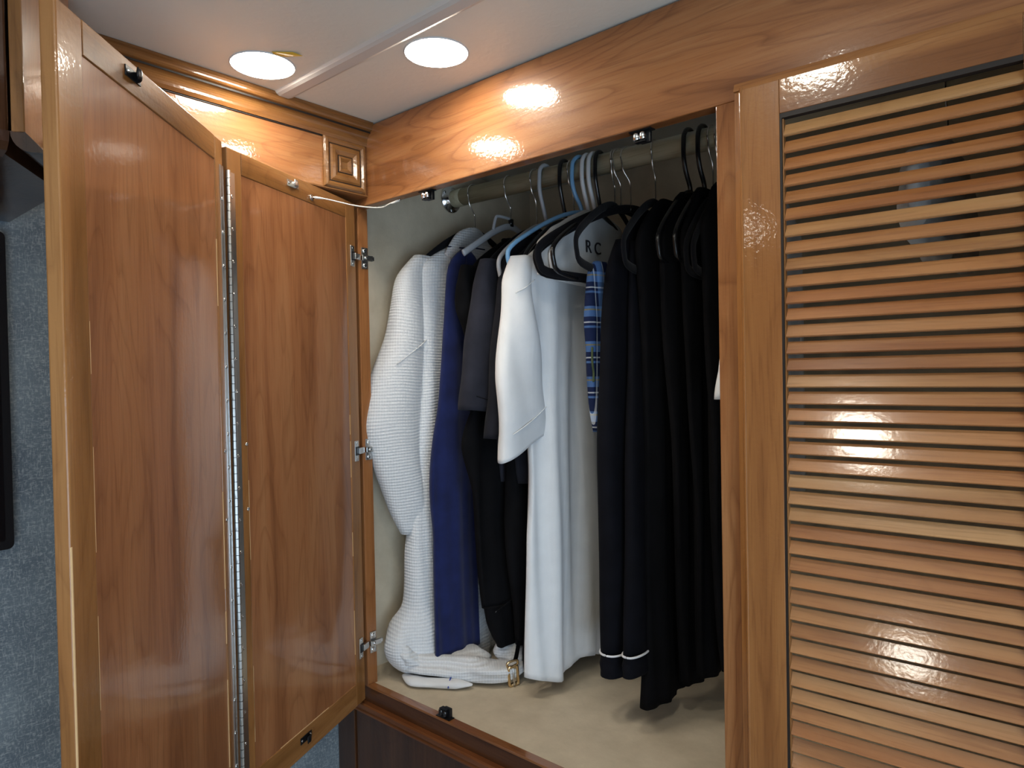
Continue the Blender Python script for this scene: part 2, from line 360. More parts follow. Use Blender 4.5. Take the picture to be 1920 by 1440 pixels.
tp = mk('tape_scrap', [(0.171, -0.272, HC-.001), (0.181, -0.283, HC-.0012), (0.203, -0.262, HC-.002), (0.207, -0.248, HC-.004), (0.197, -0.249, HC-.001), (0.184, -0.257, HC-.0008),
                       (0.171, -0.272, HC-.0004), (0.181, -0.283, HC-.0006), (0.203, -0.262, HC-.0014), (0.207, -0.248, HC-.0034), (0.197, -0.249, HC-.0004), (0.184, -0.257, HC-.0002)],
        [(0, 1, 2, 3, 4, 5), (11, 10, 9, 8, 7, 6)]+[(i, (i+1) % 6, 6+(i+1) % 6, 6+i) for i in range(6)], 'tape')
tag(tp, 'torn scrap of yellow tape stuck to the ceiling beside a lit lamp', 'tape')

# ---------------------------------------------------------------- frieze, crown, rosette on the side wall
cb = thing('crown_cornice', 'cherry cornice with stepped crown moulding and square rosette along the side wall', 'cornice', (0.0, 0.0, 0.965))
FX = 0.03
box('frieze_board', (WX, -0.66, 0.965), (FX, 0.0, 1.085), 'friezey', cb)
prof = [(FX-.002, 1.062), (FX+.004, 1.062), (FX+.006, 1.068)]
for k in range(7):
    a = k/6*math.pi/2; prof.append((FX+.006+.009*(1-math.cos(a)), 1.068+.016*math.sin(a)))
prof += [(FX+.0165, 1.0855), (FX+.0165, 1.0875), (FX+.019, 1.0885)]
for k in range(5):
    a = k/4*math.pi/2; prof.append((FX+.019+.004*math.sin(a), 1.0885+.006*(1-math.cos(a))))
prof += [(FX+.024, 1.098), (FX+.026, 1.100), (FX+.026, HC-.0005), (FX-.002, HC-.0005)]
prism('crown_moulding', prof, 'Y', -0.66, 0.0, 'goldy', cb)
prism('glaze_line', [(FX+.013, 1.0846), (FX+.0172, 1.0846), (FX+.0172, 1.0876), (FX+.013, 1.0876)], 'Y', -0.66, -0.0005, 'glaze', cb)
prism('glaze_line', [(FX, 1.0600), (FX+.0022, 1.0600), (FX+.0022, 1.0622), (FX, 1.0622)], 'Y', -0.66, -0.098, 'glaze', cb)
ry, rz = -0.0515, 1.0155
def sq(h, x): return [(FX+x, ry-h, rz-h), (FX+x, ry+h, rz-h), (FX+x, ry+h, rz+h), (FX+x, ry-h, rz+h)]
ro = loft('rosette', [sq(.0465, 0), sq(.0465, .004), sq(.044, .0075), sq(.040, .0085), sq(.036, .0065), sq(.0335, .003), sq(.0335, .006), sq(.030, .0085), sq(.024, .0088), sq(.018, .006), sq(.0145, .0035), sq(.0145, .006), sq(.011, .007), sq(.0065, .004), sq(.006, .003)], 'goldy', cb, smooth=False, label='square rosette block carved in nested squares')
def sqring(h, wd, x0, x1):
    r_ = [sq(h, x0), sq(h, x1), sq(h-wd, x1), sq(h-wd, x0)]
    return loft('glaze_line', r_, 'glaze', ro, caps=False, closed=True, smooth=False)
sqring(.0352, .0020, .0032, .0056); sqring(.0160, .0018, .0036, .0058)
prism('edge_strip', [(FX-.006, 0.9655), (FX+.004, 0.9655), (FX+.004, 0.9682), (FX-.006, 0.9682)], 'Y', -0.66, -0.0, 'goldy', cb)

# ---------------------------------------------------------------- overhead cabinet and screen at far left
oc = thing('overhead_cabinet', 'dark glossy overhead cabinet with angled honey wood end at the far left', 'cabinet', (0.1, -1.2, 0.85))
prism('body', [(WX, -2.2), (0.272, -2.2), (0.272, -0.640), (0.142, -0.5515), (WX, -0.5515)], 'Z', 0.852, HC-.001, 'dark', oc)
d = np.array((0.150-0.290, -0.5515+0.636)); d /= np.linalg.norm(d)
Me = frame((0.290, -0.636, 0), d, (-d[1], d[0]))
L_ = float(np.hypot(0.150-0.290, -0.5515+0.636))
box('end_panel', (0.0, -0.012, 0.868), (L_, 0.0, HC-.002), 'goldz', oc, Me)
pr_ = [(-0.012, 0.87), (0.001, 0.87)]+[(0.001-.018*(1-math.cos(a)), 0.87-.020*math.sin(a)) for a in (0.26, 0.52, 0.78, 1.05, 1.31, 1.57)]+[(-0.03, 0.85)]
prism('bullnose', pr_, 'X', 0.0, L_, 'dark', oc, Me, smooth=False)
box('front_door', (0.270, -2.2, 0.866), (0.288, -0.637, HC-.002), 'dark', oc, bev=0.003)
prism('bullnose', [(0.27, 0.87), (0.289, 0.87), (0.286, 0.860), (0.278, 0.853), (0.262, 0.850), (0.25, 0.85), (0.25, 0.87)], 'Y', -2.2, -0.637, 'dark', oc)
tv = thing('television', 'black flat screen on the wallpaper wall under the overhead cabinet', 'television', (WX, -0.9, 0.378))
def rrect(y0, y1, z0, z1, r, n=5):
    P = []
    for cy, cz, a0 in ((y1-r, z1-r, 0), (y0+r, z1-r, 90), (y0+r, z0+r, 180), (y1-r, z0+r, 270)):
        for k in range(n):
            a = math.radians(a0+90*k/(n-1)); P.append((cy+r*math.cos(a), cz+r*math.sin(a)))
    return P
prism('bezel', rrect(-1.35, -0.5635, 0.381, 0.832, 0.008), 'X', WX+0.001, WX+0.028, 'blackplastic', tv)
prism('screen', rrect(-1.34, -0.5735, 0.393, 0.822, 0.004), 'X', WX+0.0275, WX+0.0285, 'screen', tv)

# ---------------------------------------------------------------- built-in wardrobe
wd = thing('built_in_wardrobe', 'built-in cherry wardrobe with an open clothes bay and taupe lining', 'wardrobe', (0.9, 0.3, -1.05))
box('header_board', (WX, 0.0, H), (2.1, 0.022, HC-.0032), 'headx', wd, bev=0.0015)
box('gap_light_blocker', (WX, 0.0225, H+.05), (2.1, 0.034, HC-.0005), 'dark', wd, bev=0)  # strip added to block lamp light leaking through the gap above the header
box('frame_stile', (WX, 0.0, -0.0042), (0.0, 0.024, H), 'framez', wd)
box('frame_stile', (W, 0.0, -0.03), (0.790, 0.024, H), 'framez', wd)
box('frame_stile', (1.105, 0.0, -0.03), (2.1, 0.024, H), 'framez', wd)
box('sill_cap', (0.0, -0.0008, -0.004), (2.1, 0.016, 0.0), 'headx', wd, bev=0.0006)
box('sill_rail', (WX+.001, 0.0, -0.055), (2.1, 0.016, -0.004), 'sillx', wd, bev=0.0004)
prism('ledge_moulding', [(0.002, -0.0335), (-0.010, -0.0335), (-0.013, -0.036), (-0.013, -0.044), (-0.010, -0.047), (-0.012, -0.050), (-0.012, -0.053), (0.002, -0.053)], 'X', -0.03, 2.1, 'brown', wd)
box('drawer_front', (-0.03, -0.008, -0.40), (0.62, 0.012, -0.053), 'dark', wd)
box('drawer_front', (0.625, -0.008, -0.40), (2.1, 0.012, -0.053), 'dark', wd)
box('base_panel', (WX, -0.006, FZ), (2.1, 0.012, -0.40), 'dark', wd)
box('base_stile', (WX+.002, -0.012, -0.40), (-0.032, 0.012, -0.045), 'dark', wd)
box('side_lining', (-0.068, 0.024, -0.03), (-0.06, 0.62, HC-.001), 'lining', wd, bev=0)
box('back_lining', (-0.06, 0.612, -0.03), (2.1, 0.62, HC-.001), 'lining', wd, bev=0)
box('floor_lining', (-0.06, 0.016, -0.02), (2.1, 0.612, -0.0012), 'lining', wd, bev=0)
box('end_panel', (2.092, 0.024, -0.03), (2.1, 0.612, HC-.001), 'lining', wd, bev=0)

# ---------------------------------------------------------------- bifold door
ZT, ZB, TH, DW = 0.957, -0.0245, 0.0148, 0.3735
bd = thing('bifold_door', 'open cherry bifold door showing its inner side, two framed leaves joined by a piano hinge', 'door', (0.0, -0.004, ZB))
dA = np.array((0.68206, -0.7313)); nA = np.array((0.7313, 0.68206)); A0 = np.array((0.1635, -0.3547))
dB = np.array((0.40253, -0.91541)); nB = np.array((0.91541, 0.40253)); B0 = np.array((0.0, -0.004))
MA = frame((A0[0], A0[1], 0), dA, nA); MB = frame((B0[0], B0[1], 0), dB, nB)
def leaf(M, s0, s1, st0, st1):
    box('leaf_stile', (s0, -TH, ZB), (s0+st0, 0, ZT), 'goldz', bd, M, bev=0.0018)
    box('leaf_stile', (s1-st1, -TH, ZB), (s1, 0, ZT), 'goldz', bd, M, bev=0.0018)
    box('leaf_rail', (s0+st0, -TH, ZT-.034), (s1-st1, 0, ZT), 'goldx', bd, M, bev=0.0012)
    box('leaf_rail', (s0+st0, -TH, ZB), (s1-st1, 0, ZB+.044), 'goldx', bd, M, bev=0.0012)
    p_ = box('leaf_panel', (s0+st0-.001, -TH+.003, ZB+.043), (s1-st1+.001, -0.0016, ZT-.033), 'panel', bd, M, bev=0)
    # pale scraped lines where the finish has worn along the panel joints
    for s in (s0+st0, s1-st1):
        for _ in range(4):
            a = random.uniform(ZB+.06, ZT-.2); box('worn_edge', (s-.0005, -0.0014, a), (s+.0005, -0.0006, a+random.uniform(.03, .14)), 'scrape', p_, M, bev=0)
    a = random.uniform(.08, .16); box('worn_edge', (s0+a, -0.0014, ZB+.0436), (s0+a+.14, -0.0006, ZB+.0446), 'scrape', p_, M, bev=0)
    return p_
pB = leaf(MB, 0.004, 0.3680, 0.034, 0.032)
pA = leaf(MA, 0.0, 0.3795, 0.027, 0.040)
box('worn_edge', (0.3775, -0.0012, 0.10), (0.3793, 0.0004, 0.47), 'scrape', pA, MA, bev=0.0003)
# piano hinge
ph = box('piano_hinge', (0.0005, 0.0001, ZB+.003), (0.0125, 0.0012, 0.921), 'nickel', bd, MA, bev=0.0002, label='long steel piano hinge with interleaved knuckles')
l2 = box('hinge_leaf', (0.3525, 0.0001, ZB+.003), (0.3675, 0.0012, 0.921), 'nickel', ph, MB, bev=0.0002)
HX = np.array((0.1592, -0.3445)); KP = 0.0119
k0 = None; zz = ZB+.004
while zz < 0.914:
    M = Matrix.Translation((HX[0], HX[1], zz))
    if k0 is None: k0 = lathe('knuckle', [(0.0001, 0), (0.0034, 0), (0.0034, KP-.0008), (0.0001, KP-.0008)], 'nickel', ph, M, 12, smooth=False)
    else: dup(k0, M, ph)
    zz += KP
lathe('hinge_pin', [(0.0001, 0), (0.002, 0), (0.002, 0.938), (0.0001, 0.938)], 'blackmetal', ph, Matrix.Translation((HX[0], HX[1], ZB+.004)), 8)
sc0 = None
def screw(M, parent, s=1.0):
    global sc0
    if sc0 is None: sc0 = lathe('screw', [(0.0030, 0), (0.0028, 0.0008), (0.0018, 0.0014), (0.0008, 0.0015), (0.0006, 0.0010), (0.0001, 0.0008)], 'chrome', parent, M, 10); return sc0
    return dup(sc0, M @ Matrix.Scale(s, 4), parent)
def on(Mf, s, y, z): return Mf @ Matrix.Translation((s, y, z)) @ Matrix.Rotation(-math.pi/2, 4, 'X')
for k in range(20):
    z = 0.885-k*0.0478
    if z > ZB+.01: screw(on(MB, 0.3605, 0.0012, z), ph)
    if z-.015 > ZB+.01: screw(on(MA, 0.0085, 0.0012, z-.012), ph)
for z in (0.5179, 0.4196): screw(on(MB, 0.3395, 0.0, z), pB)
for z in (0.515, 0.418): screw(on(MA, 0.0185, 0.0, z), pA)
# concealed hinges on the jamb side
for i, z in enumerate((0.852, 0.471, 0.083)):
    h = box('concealed_hinge', (0.0125, 0.0, z-.020), (0.0255, 0.0022, z+.020), 'nickel', bd, MB, bev=0.0008, label='nickel concealed hinge with screwed plates')
    box('hinge_cup', (0.0105, 0.0002, z-.0085), (0.024, 0.0032, z+.0085), 'blackmetal', h, MB, bev=0.0006)
    for dz in (-.0155, .0155): screw(on(MB, 0.019, 0.0022, z+dz), h, 0.8)
    box('hinge_arm', (-0.002, 0.001, z-.0062), (0.0165, 0.0075, z+.0062), 'nickel', h, MB, bev=0.0012)
    box('hinge_arm', (0.0006, 0.004, z-.0055), (0.0085, 0.030, z+.0055), 'nickel', h, bev=0.0012)
    box('mounting_plate', (0.0002, 0.006, z-.021), (0.0024, 0.021, z+.021), 'nickel', h, bev=0.0006)
    for dz in (-.0145, .0145):
        lathe('plate_screw', [(0.0050, 0), (0.0048, 0.001), (0.0028, 0.0022), (0.0008, 0.0018), (0.0001, 0.0016)], 'chrome', h, lookz((0.0024, 0.0135, z+dz), (1, 0, 0)), 12)
    lathe('adjusting_screw', [(0.0034, 0), (0.0034, 0.002), (0.002, 0.003), (0.0001, 0.0026)], 'chrome', h, lookz((0.0085, 0.012, z), (1, 0, 0)), 10)
    box('arm_clip', (0.0006, 0.026, z-.004), (0.007, 0.034, z+.004), 'chrome', h, bev=0.001)
# strikes on the leaves
def strike(M, s, z, mat):
    b = box('catch_strike', (s-.016, 0.0, z-.0055), (s+.016, 0.0014, z+.0055), mat, bd, M, bev=0.0004, label='small spear catch strike plate')
    tube('strike_tongue', [(s-.006, 0.001, z), (s-.004, 0.006, z), (s+.0, 0.0095, z), (s+.005, 0.0085, z), (s+.008, 0.010, z)], 0.0062, mat, b, M, n=10, flat=(1.0, 0.22), refv=(0, 0, 1))
    for ds in (-.012, .012): screw(on(M, s+ds, 0.0014, z), b, 0.7)
strike(MA, 0.2485, 0.9435, 'blackmetal'); strike(MB, 0.207, 0.9425, 'nickel'); strike(MB, 0.207, 0.003, 'blackmetal')

# safety cord between the door and the header
cd_ = thing('retaining_cord', 'thin white cord sagging between the open door and the header underside', 'cord', (0.06, -0.14, 0.93))
e = MB @ Vector((0.1537, 0.004, 0.9335)); e2 = Vector((0.1126, 0.0130, 0.9475))
lathe('eyelet', [(0.0022, 0), (0.0052, 0), (0.0058, 0.0012), (0.0052, 0.0024), (0.0022, 0.0024)], 'chrome', cd_, on(MB, 0.1537, 0.0002, 0.9335), 16)
lathe('eyelet_screw', [(0.0001, 0.0018), (0.0020, 0.0018), (0.0021, 0.0001)], 'blackmetal', cd_, on(MB, 0.1537, 0.0002, 0.9335), 10)
tube('line', [e, e+Vector((0.012, 0.022, -0.002)), e+(e2-e)*0.45+Vector((0.012, 0, -0.0155)), e+(e2-e)*0.72+Vector((0.012, 0, -0.0170)), e2+Vector((-.012, -.014, -.007)), e2], 0.0011, 'cord', cd_, n=8)
tube('crimp_sleeve', [e+Vector((.001, .003, 0)), e+Vector((0.008, 0.016, -0.001))], [0.0024, 0.0016], 'cord', cd_, n=8)
tube('crimp_sleeve', [e2+Vector((-.010, -.011, -.006)), e2], [0.0016, 0.0024], 'cord', cd_, n=8)
lathe('header_screw', [(0.0001, 0), (0.0032, 0.0), (0.0032, 0.002), (0.0001, 0.003)], 'chrome', cd_, Matrix.Translation((e2.x, e2.y, e2.z-.0005)), 10)

# roller catches
def roller(x, y, z, down, label):
    s = -1 if down else 1
    t = thing('roller_catch', label, 'catch', (x, y, z), 'roller catches')
    box('plate', (x-.017, y-.007, min(z, z+s*.0016)), (x+.017, y+.007, max(z, z+s*.0016)), 'blackmetal', t, bev=0.0003)
    box('bracket', (x-.004, y+.001, min(z, z+s*.017)), (x+.012, y+.007, max(z, z+s*.017)), 'blackmetal', t, bev=0.0008)
    for dx in (-.0068, .0032):
        lathe('roller', [(0.0001, 0), (0.0040, 0), (0.0048, 0.001), (0.0048, 0.0095), (0.0040, 0.0105), (0.0001, 0.0105)], 'chrome' if down else 'blackplastic', t,
              Matrix.Translation((x+dx, y-.003, z+s*.003 if not down else z-.0135)), 12)
    box('spring_tab', (x-.009, y-.006, min(z+s*.0148, z+s*.0165)), (x+.008, y+.004, max(z+s*.0148, z+s*.0165)), 'blackmetal', t, bev=0.0003)
    return t
roller(0.192, 0.012, H, True, 'chrome roller catch under the header at the left by the rod flange')
roller(0.633, 0.012, H, True, 'chrome roller catch under the header near the middle stile')
roller(0.214, 0.0085, 0.0, False, 'black roller catch standing on the sill')

# ---------------------------------------------------------------- louver door
DA = 0.041; xd = (math.cos(DA), math.sin(DA)); yd = (-math.sin(DA), math.cos(DA))
MD = frame((0.7785, -0.0228, 0), xd, yd)
lv = thing('louver_door', 'closed cherry louver door with thin slanted slats', 'door', (0.94, -0.012, ZB))
TD = 0.0093; DWL = 0.325; ZO = 0.9126
box('stile', (0.009, 0.0, ZB+.010), (0.0540, TD, 0.9520), 'louvz', lv, MD, bev=0.0007)
box('stile', (0.2815, 0.0, ZB+.010), (DWL-.009, TD, 0.9520), 'louvz', lv, MD, bev=0.0007)
box('rail', (0.0542, 0.0, ZO), (0.2813, TD, 0.9520), 'louvx', lv, MD, bev=0.0007)
box('rail', (0.0542, 0.0, ZB+.010), (0.2813, TD, 0.022), 'louvx', lv, MD, bev=0.0007)
prism('edge_moulding', [(0.0006, 0.9520), (0.0045, 0.9620), (TD, 0.9620), (TD, 0.9520)], 'X', 0.0, DWL, 'louvx', lv, MD)
prism('edge_moulding', [(0.0006, ZB+.010), (0.0045, ZB), (TD, ZB), (TD, ZB+.010)], 'X', 0.0, DWL, 'louvx', lv, MD)
prism('edge_moulding', [(0.0, 0.0045), (0.0065, 0.0022), (0.0085, -0.0010), (0.0098, -0.0014), (0.0108, -0.0004), (0.0090, TD), (0.0, TD)], 'Z', ZB+.010, 0.9545, 'louvz', lv, MD)
prism('edge_moulding', [(DWL, 0.0045), (DWL-.0085, 0.0022), (DWL-.0098, -0.0012), (DWL-.0108, -0.0004), (DWL-.009, TD), (DWL, TD)], 'Z', ZB+.010, 0.9545, 'louvz', lv, MD)
box('groove_strip', (0.0541, 0.0006, 0.022), (0.0566, TD, ZO), 'glaze', lv, MD, bev=0)
box('groove_strip', (0.0566, 0.0003, ZO-.0055), (0.2813, TD, ZO), 'glaze', lv, MD, bev=0)
box('stop_strip', (0.0567, 0.0026, 0.022), (0.0580, TD, ZO-.006), 'goldz', lv, MD, bev=0)
s_ = None; PITCHZ = 0.01944; c_, th_, tt = 0.0165, math.radians(30), 0.0036
# slat section: lower outer edge at (y=0, z=0), leaning inward as it rises
ux = (math.sin(th_), math.cos(th_)); nx = (-math.cos(th_), math.sin(th_))
pf = [(0.0015+0*ux[0], 0.0), (0.0008-nx[0]*-.0004, 0.0011), (ux[0]*c_, ux[1]*c_), (ux[0]*c_-nx[0]*tt*.8, ux[1]*c_-nx[1]*tt*.8), (0.0015-nx[0]*tt*.95, -nx[1]*tt*.4), ]
for k in range(44):
    M = MD @ Matrix.Translation((0, 0.0006+random.uniform(0, .0003), 0.8865-k*PITCHZ))
    if s_ is None: s_ = prism('slat', pf, 'X', 0.0582, 0.2814, 'slat', lv, M)
    else: dup(s_, M @ Matrix.Rotation(random.uniform(-.004, .004), 4, 'Y') if False else M, lv)

# ---------------------------------------------------------------- hanging rod
def rodz(x): return 1.0315-0.016*(x+0.06)
RY = 0.312; RR = 0.0195
rd = thing('hanging_rod', 'pale round wooden clothes rod with a chrome end flange', 'rod', (0.3, RY, rodz(0.3)-RR))
ra, rb = Vector((-0.058, RY, rodz(-0.058))), Vector((2.09, RY, rodz(2.09)))
Mr = lookz(ra, rb-ra); Ln = (rb-ra).length
def cyl(name, r, a, b, mat, parent, M, n=28):
    return lathe(name, [(0.0001, a), (r-.0006, a), (r, a+.0006), (r, b-.0006), (r-.0006, b), (0.0001, b)], mat, parent, M, n)
mr = [Vector((0, RR*math.cos(2*math.pi*j/28), RR*math.sin(2*math.pi*j/28))) for j in range(28)]
loft('pole', [[tuple(ra+v) for v in mr], [tuple(rb+v) for v in mr]], 'rod', rd)
fl = lathe('flange', [(0.0001, 0), (0.031, 0), (0.032, 0.002), (0.030, 0.005), (0.0225, 0.007), (0.0215, 0.016), (0.0200, 0.017), (0.0200, 0.004), (0.0001, 0.004)], 'chrome', rd, Mr, 32)
for a in (0.5, 2.6, 4.7):
    lathe('flange_screw', [(0.004, 0), (0.0036, .0015), (0.0001, .002)], 'nickel', fl, Mr @ Matrix.Translation((0.0268*math.cos(a), 0.0268*math.sin(a), 0.0055)), 10)
cyl('pole_sleeve', 0.0205, 0.012, 0.045, 'rod', rd, Mr)

# ---------------------------------------------------------------- hangers
LOOP = [(0, -.087), (.045, -.098), (.09, -.120), (.13, -.145), (.158, -.165), (.172, -.182), (.170, -.203), (.155, -.219), (.08, -.2245)]
def hanger(x, kind, label, mat=None, yaw=0.0, drop=0.0, half=1.0, name='clothes_hanger', bar=True, group='clothes hangers on the rod'):
    zc = rodz(x); M = Matrix.Translation((x, RY, zc)) @ Matrix.Rotation(math.radians(yaw), 4, 'Z')
    t = bpy.data.objects.new(name, None); t.empty_display_size = 0.03
    Mt = Matrix.Translation((x, RY, zc-.225)); link(t, None, Mt); tag(t, label, 'hanger', group)
    pts = [(p[0]*half, p[1]-drop) for p in LOOP]
    if kind == 'velvet':
        r = 0.0016; R = RR+r+.0004
        hook = [(0, 0, -.088-drop), (0, 0, -.052-drop*.5), (0, -.004, -.043), (0, -.0155, -.027)]
        hook += [(0, R*math.cos(a), R*math.sin(a)) for a in [math.radians(q) for q in (205, 180, 150, 120, 90, 60, 30, 5, -15)]]
        tube('hook', hook, r, 'wire', t, M, n=8, per=4)
        lathe('collar', [(0.0001, 0), (0.0048, 0), (0.0044, 0.011), (0.0001, 0.012)], 'blackplastic', t, M @ Matrix.Translation((0, 0, -.093-drop)), 10)
        loop = [(0, y, z) for y, z in pts]+[(0, 0, -.2255-drop)]+[(0, -y, z) for y, z in pts[:0:-1]]
        tube('arms', loop, 0.0062, mat or 'velvet', t, M, n=10, closed=True, flat=(0.5, 1.25), refv=(1, 0, 0), per=4)
    elif kind == 'clip':
        r = 0.0016; R = RR+r+.0004
        hook = [(0, 0, -.080-drop), (0, 0, -.052), (0, -.004, -.043), (0, -.0155, -.027)]
        hook += [(0, R*math.cos(a), R*math.sin(a)) for a in [math.radians(q) for q in (205, 180, 150, 120, 90, 60, 30, 5, -15)]]
        tube('hook', hook, r, 'wire', t, M, n=8, per=4)
        lathe('collar', [(0.0001, 0), (0.006, 0), (0.006, 0.016), (0.0001, 0.017)], 'blackplastic', t, M @ Matrix.Translation((0, 0, -.09-drop)), 10)
        tube('arms', [(0, -.15, -.165), (0, -.10, -.135), (0, -.05, -.106), (0, 0, -.09), (0, .05, -.106), (0, .10, -.135), (0, .15, -.165)], 0.006, mat or 'greyplastic', t, M, n=8, flat=(.5, 1.2))
        tube('neck_frame', [(0, -.058, -.104), (0, -.050, -.079), (0, -.040, -.073), (0, -.004, -.073)], 0.0034, mat or 'greyplastic', t, M, n=8)
    else:
        r = 0.0043; R = RR+r+.0004
        hook = [(0, 0, -.087-drop), (0, -.004, -.074-drop), (0, -.018, -.052), (0, -R*1.03, -.028)]
        hook += [(0, R*math.cos(a), R*math.sin(a)) for a in [math.radians(q) for q in (180, 150, 120, 90, 60, 35, 15)]]
        tube('hook', hook, r, mat, t, M, n=8, per=4)
        loop = [(0, y, z) for y, z in pts]+[(0, 0, -.2255-drop)]+[(0, -y, z) for y, z in pts[:0:-1]]
        tube('arms', loop, r, mat, t, M, n=8, closed=True, per=4)
    return t
HANG = [
 (0.021, 'velvet', None, 0, 0, .95, 'black velvet hanger with wire hook holding the white waffle robe, nearest the rod flange'),
 (0.131, 'clip', None, 0, 0, 1, 'pale grey clip hanger with wire hook just right of the robe hanger'),
 (0.204, 'velvet', None, 0, .022, .9, 'black velvet hanger with wire hook left of the thick pale grey hook'),
 (0.231, 'plastic', 'greyplastic', 3, .012, .95, 'pale grey plastic hanger with a thick hook standing alone left of the black plastic hook'),
 (0.281, 'plastic', 'blackplastic', 8, .012, .95, 'black plastic hanger with a thick hook left of the pale blue one'),
 (0.301, 'velvet', None, 0, .030, .85, 'wire-hooked hanger squeezed just left of the pale blue plastic hook'),
 (0.3205, 'plastic', 'blueplastic', -13, 0, 1.08, 'pale blue plastic hanger with a thick hook'),
 (0.3385, 'plastic', 'whiteplastic', 2, .010, .9, 'white plastic hanger with a thick hook right beside the pale blue one'),
 (0.354, 'plastic', 'whiteplastic', 2, .010, .9, 'white plastic hanger with a thick hook between another white hook and a black one'),
 (0.3665, 'plastic', 'blackplastic', 9, .012, 1.18, 'black plastic hanger with a thick hook right beside the white plastic hooks'),
 (0.3985, 'velvet', None, 13.4, 0, 1.18, 'black velvet hanger with wire hook, left of a close pair mid-rod'),
 (0.4125, 'velvet', None, -14, .008, 1.18, 'black velvet hanger with wire hook, right of a close pair mid-rod'),
 (0.434, 'velvet', None, -24, .010, 1.18, 'black velvet hanger with wire hook right of the close pair of wire hooks'),
 (0.487, 'velvet', None, 10, .008, .95, 'black velvet hanger with a lone wire hook right below the header roller catch'),
 (0.557, 'plastic', 'blackplastic', 0, 0, .70, 'black plastic hanger with a thick hook, left of the two near the middle stile'),
 (0.584, 'plastic', 'blackplastic', 0, 0, .66, 'black plastic hanger with a thick hook, right of the two near the middle stile'),
 (0.600, 'velvet', None, 0, .02, .62, 'black hanger with wire hook right of the two thick black hooks'),
 (0.613, 'velvet', None, 0, .02, .62, 'black hanger with wire hook half hidden at the edge of the middle stile')]
for x, kind, mat, yaw, drop, half, label in HANG: hanger(x, kind, label, mat, yaw, drop, half)

# ---------------------------------------------------------------- garments
def interp(levels, n):
    L = np.array(sorted(levels, key=lambda l: -l[0]), float); z = L[:, 0]
    d = np.concatenate([[0], np.cumsum(np.hypot(np.diff(L[:, 0]), np.diff(L[:, 1])*.6))]); s = np.linspace(0, d[-1], n)
    out = np.stack([np.interp(s, d, L[:, k]) for k in range(L.shape[1])], 1)
    for _ in range(2): out[1:-1] = out[1:-1]*.5+out[:-2]*.25+out[2:]*.25
    return out
def cloth(name, levels, mat, parent, fold=0.006, lam=0.07, ph=0.0, n=56, m=56, sharp=0.6, hem=0.0, label=None, hollow=False):
    """levels: (z, y_front, y_back, x_centre, thickness), lofted as a soft flat bag with vertical folds"""
    Lv = interp(levels, m); zt_, zb_ = Lv[0, 0], Lv[-1, 0]; rings = []
    for i, (z, yf, yb, xc, th) in enumerate(Lv):
        dn = min(1, max(0, (zt_-z)/(max(zt_-zb_, 1e-6))))*1.0
        fa = fold*(0.15+0.85*min(1, dn*1.6)); ring = []
        for j in range(n):
            a = 2*math.pi*j/n; ca, sa = math.cos(a), math.sin(a)
            yy = (yf+yb)/2+(yb-yf)/2*math.copysign(abs(ca)**0.8, ca)
            wv = math.sin(2*math.pi*yy/lam+ph+.9*math.sin(3.1*z+ph))+.55*math.sin(2*math.pi*yy/(lam*.43)+2.1*ph+1.4*math.sin(4.3*z))
            wv += .35*math.sin(11*z+9*yy+ph)
            xx = xc+th/2*math.copysign(abs(sa)**sharp, sa)+fa*wv
            ring.append((xx, yy, z+hem*math.sin(2*math.pi*yy/lam*.7+ph)*(dn**6)))
        rings.append(ring)
    if hollow:
        last = np.array(rings[-1]); c = last.mean(0)
        r1 = c+(last-c)*.90; r2_ = r1+np.array((0, 0, .05)); rings += [list(map(tuple, r1)), list(map(tuple, r2_))]
    return loft(name, rings, mat, parent, smooth=True, label=label)
def sleeve(name, secs, mat, parent, n=28, m=34, ph=0.0, fold=0.002, tilt=0.0, label=None):
    """secs: (x, y, z, half_y, half_x) from shoulder to cuff; open at the cuff. tilt skews the hem in y"""
    S = np.array(secs, float); d = np.concatenate([[0], np.cumsum(np.linalg.norm(np.diff(S[:, :3], axis=0), axis=1))]); s = np.linspace(0, d[-1], m)
    O = np.stack([np.interp(s, d, S[:, k]) for k in range(5)], 1)
    for _ in range(2): O[1:-1] = O[1:-1]*.5+O[:-2]*.25+O[2:]*.25
    rings = []
    for i, (x, y, z, hy, hx) in enumerate(O):
        f = i/(m-1); ring = []
        for j in range(n):
            a = 2*math.pi*j/n; ca, sa = math.cos(a), math.sin(a)
            w_ = fold*math.sin(3*a+ph+5*f)+fold*.7*math.sin(13*f+2*a)
            ring.append((x+(hx+w_)*math.copysign(abs(sa)**.8, sa), y+(hy+w_)*ca, z+tilt*ca*hy*f))
        rings.append(ring)
    last = np.array(rings[-1]); c = last.mean(0); r1 = c+(last-c)*np.array((.86, .94, .94)); r2_ = r1+np.array((0, .01, .07))*1.0
    r2_ = c+np.array((0, .01, .07))+(r2_-c-np.array((0, .01, .07)))*.8
    rings += [list(map(tuple, r1)), list(map(tuple, r2_))]
    return loft(name, rings, mat, parent, smooth=True, label=label)
def garment(name, label, cat, x, z, group='clothes hanging on the rod'):
    return thing(name, label, cat, (x, RY, z), group)

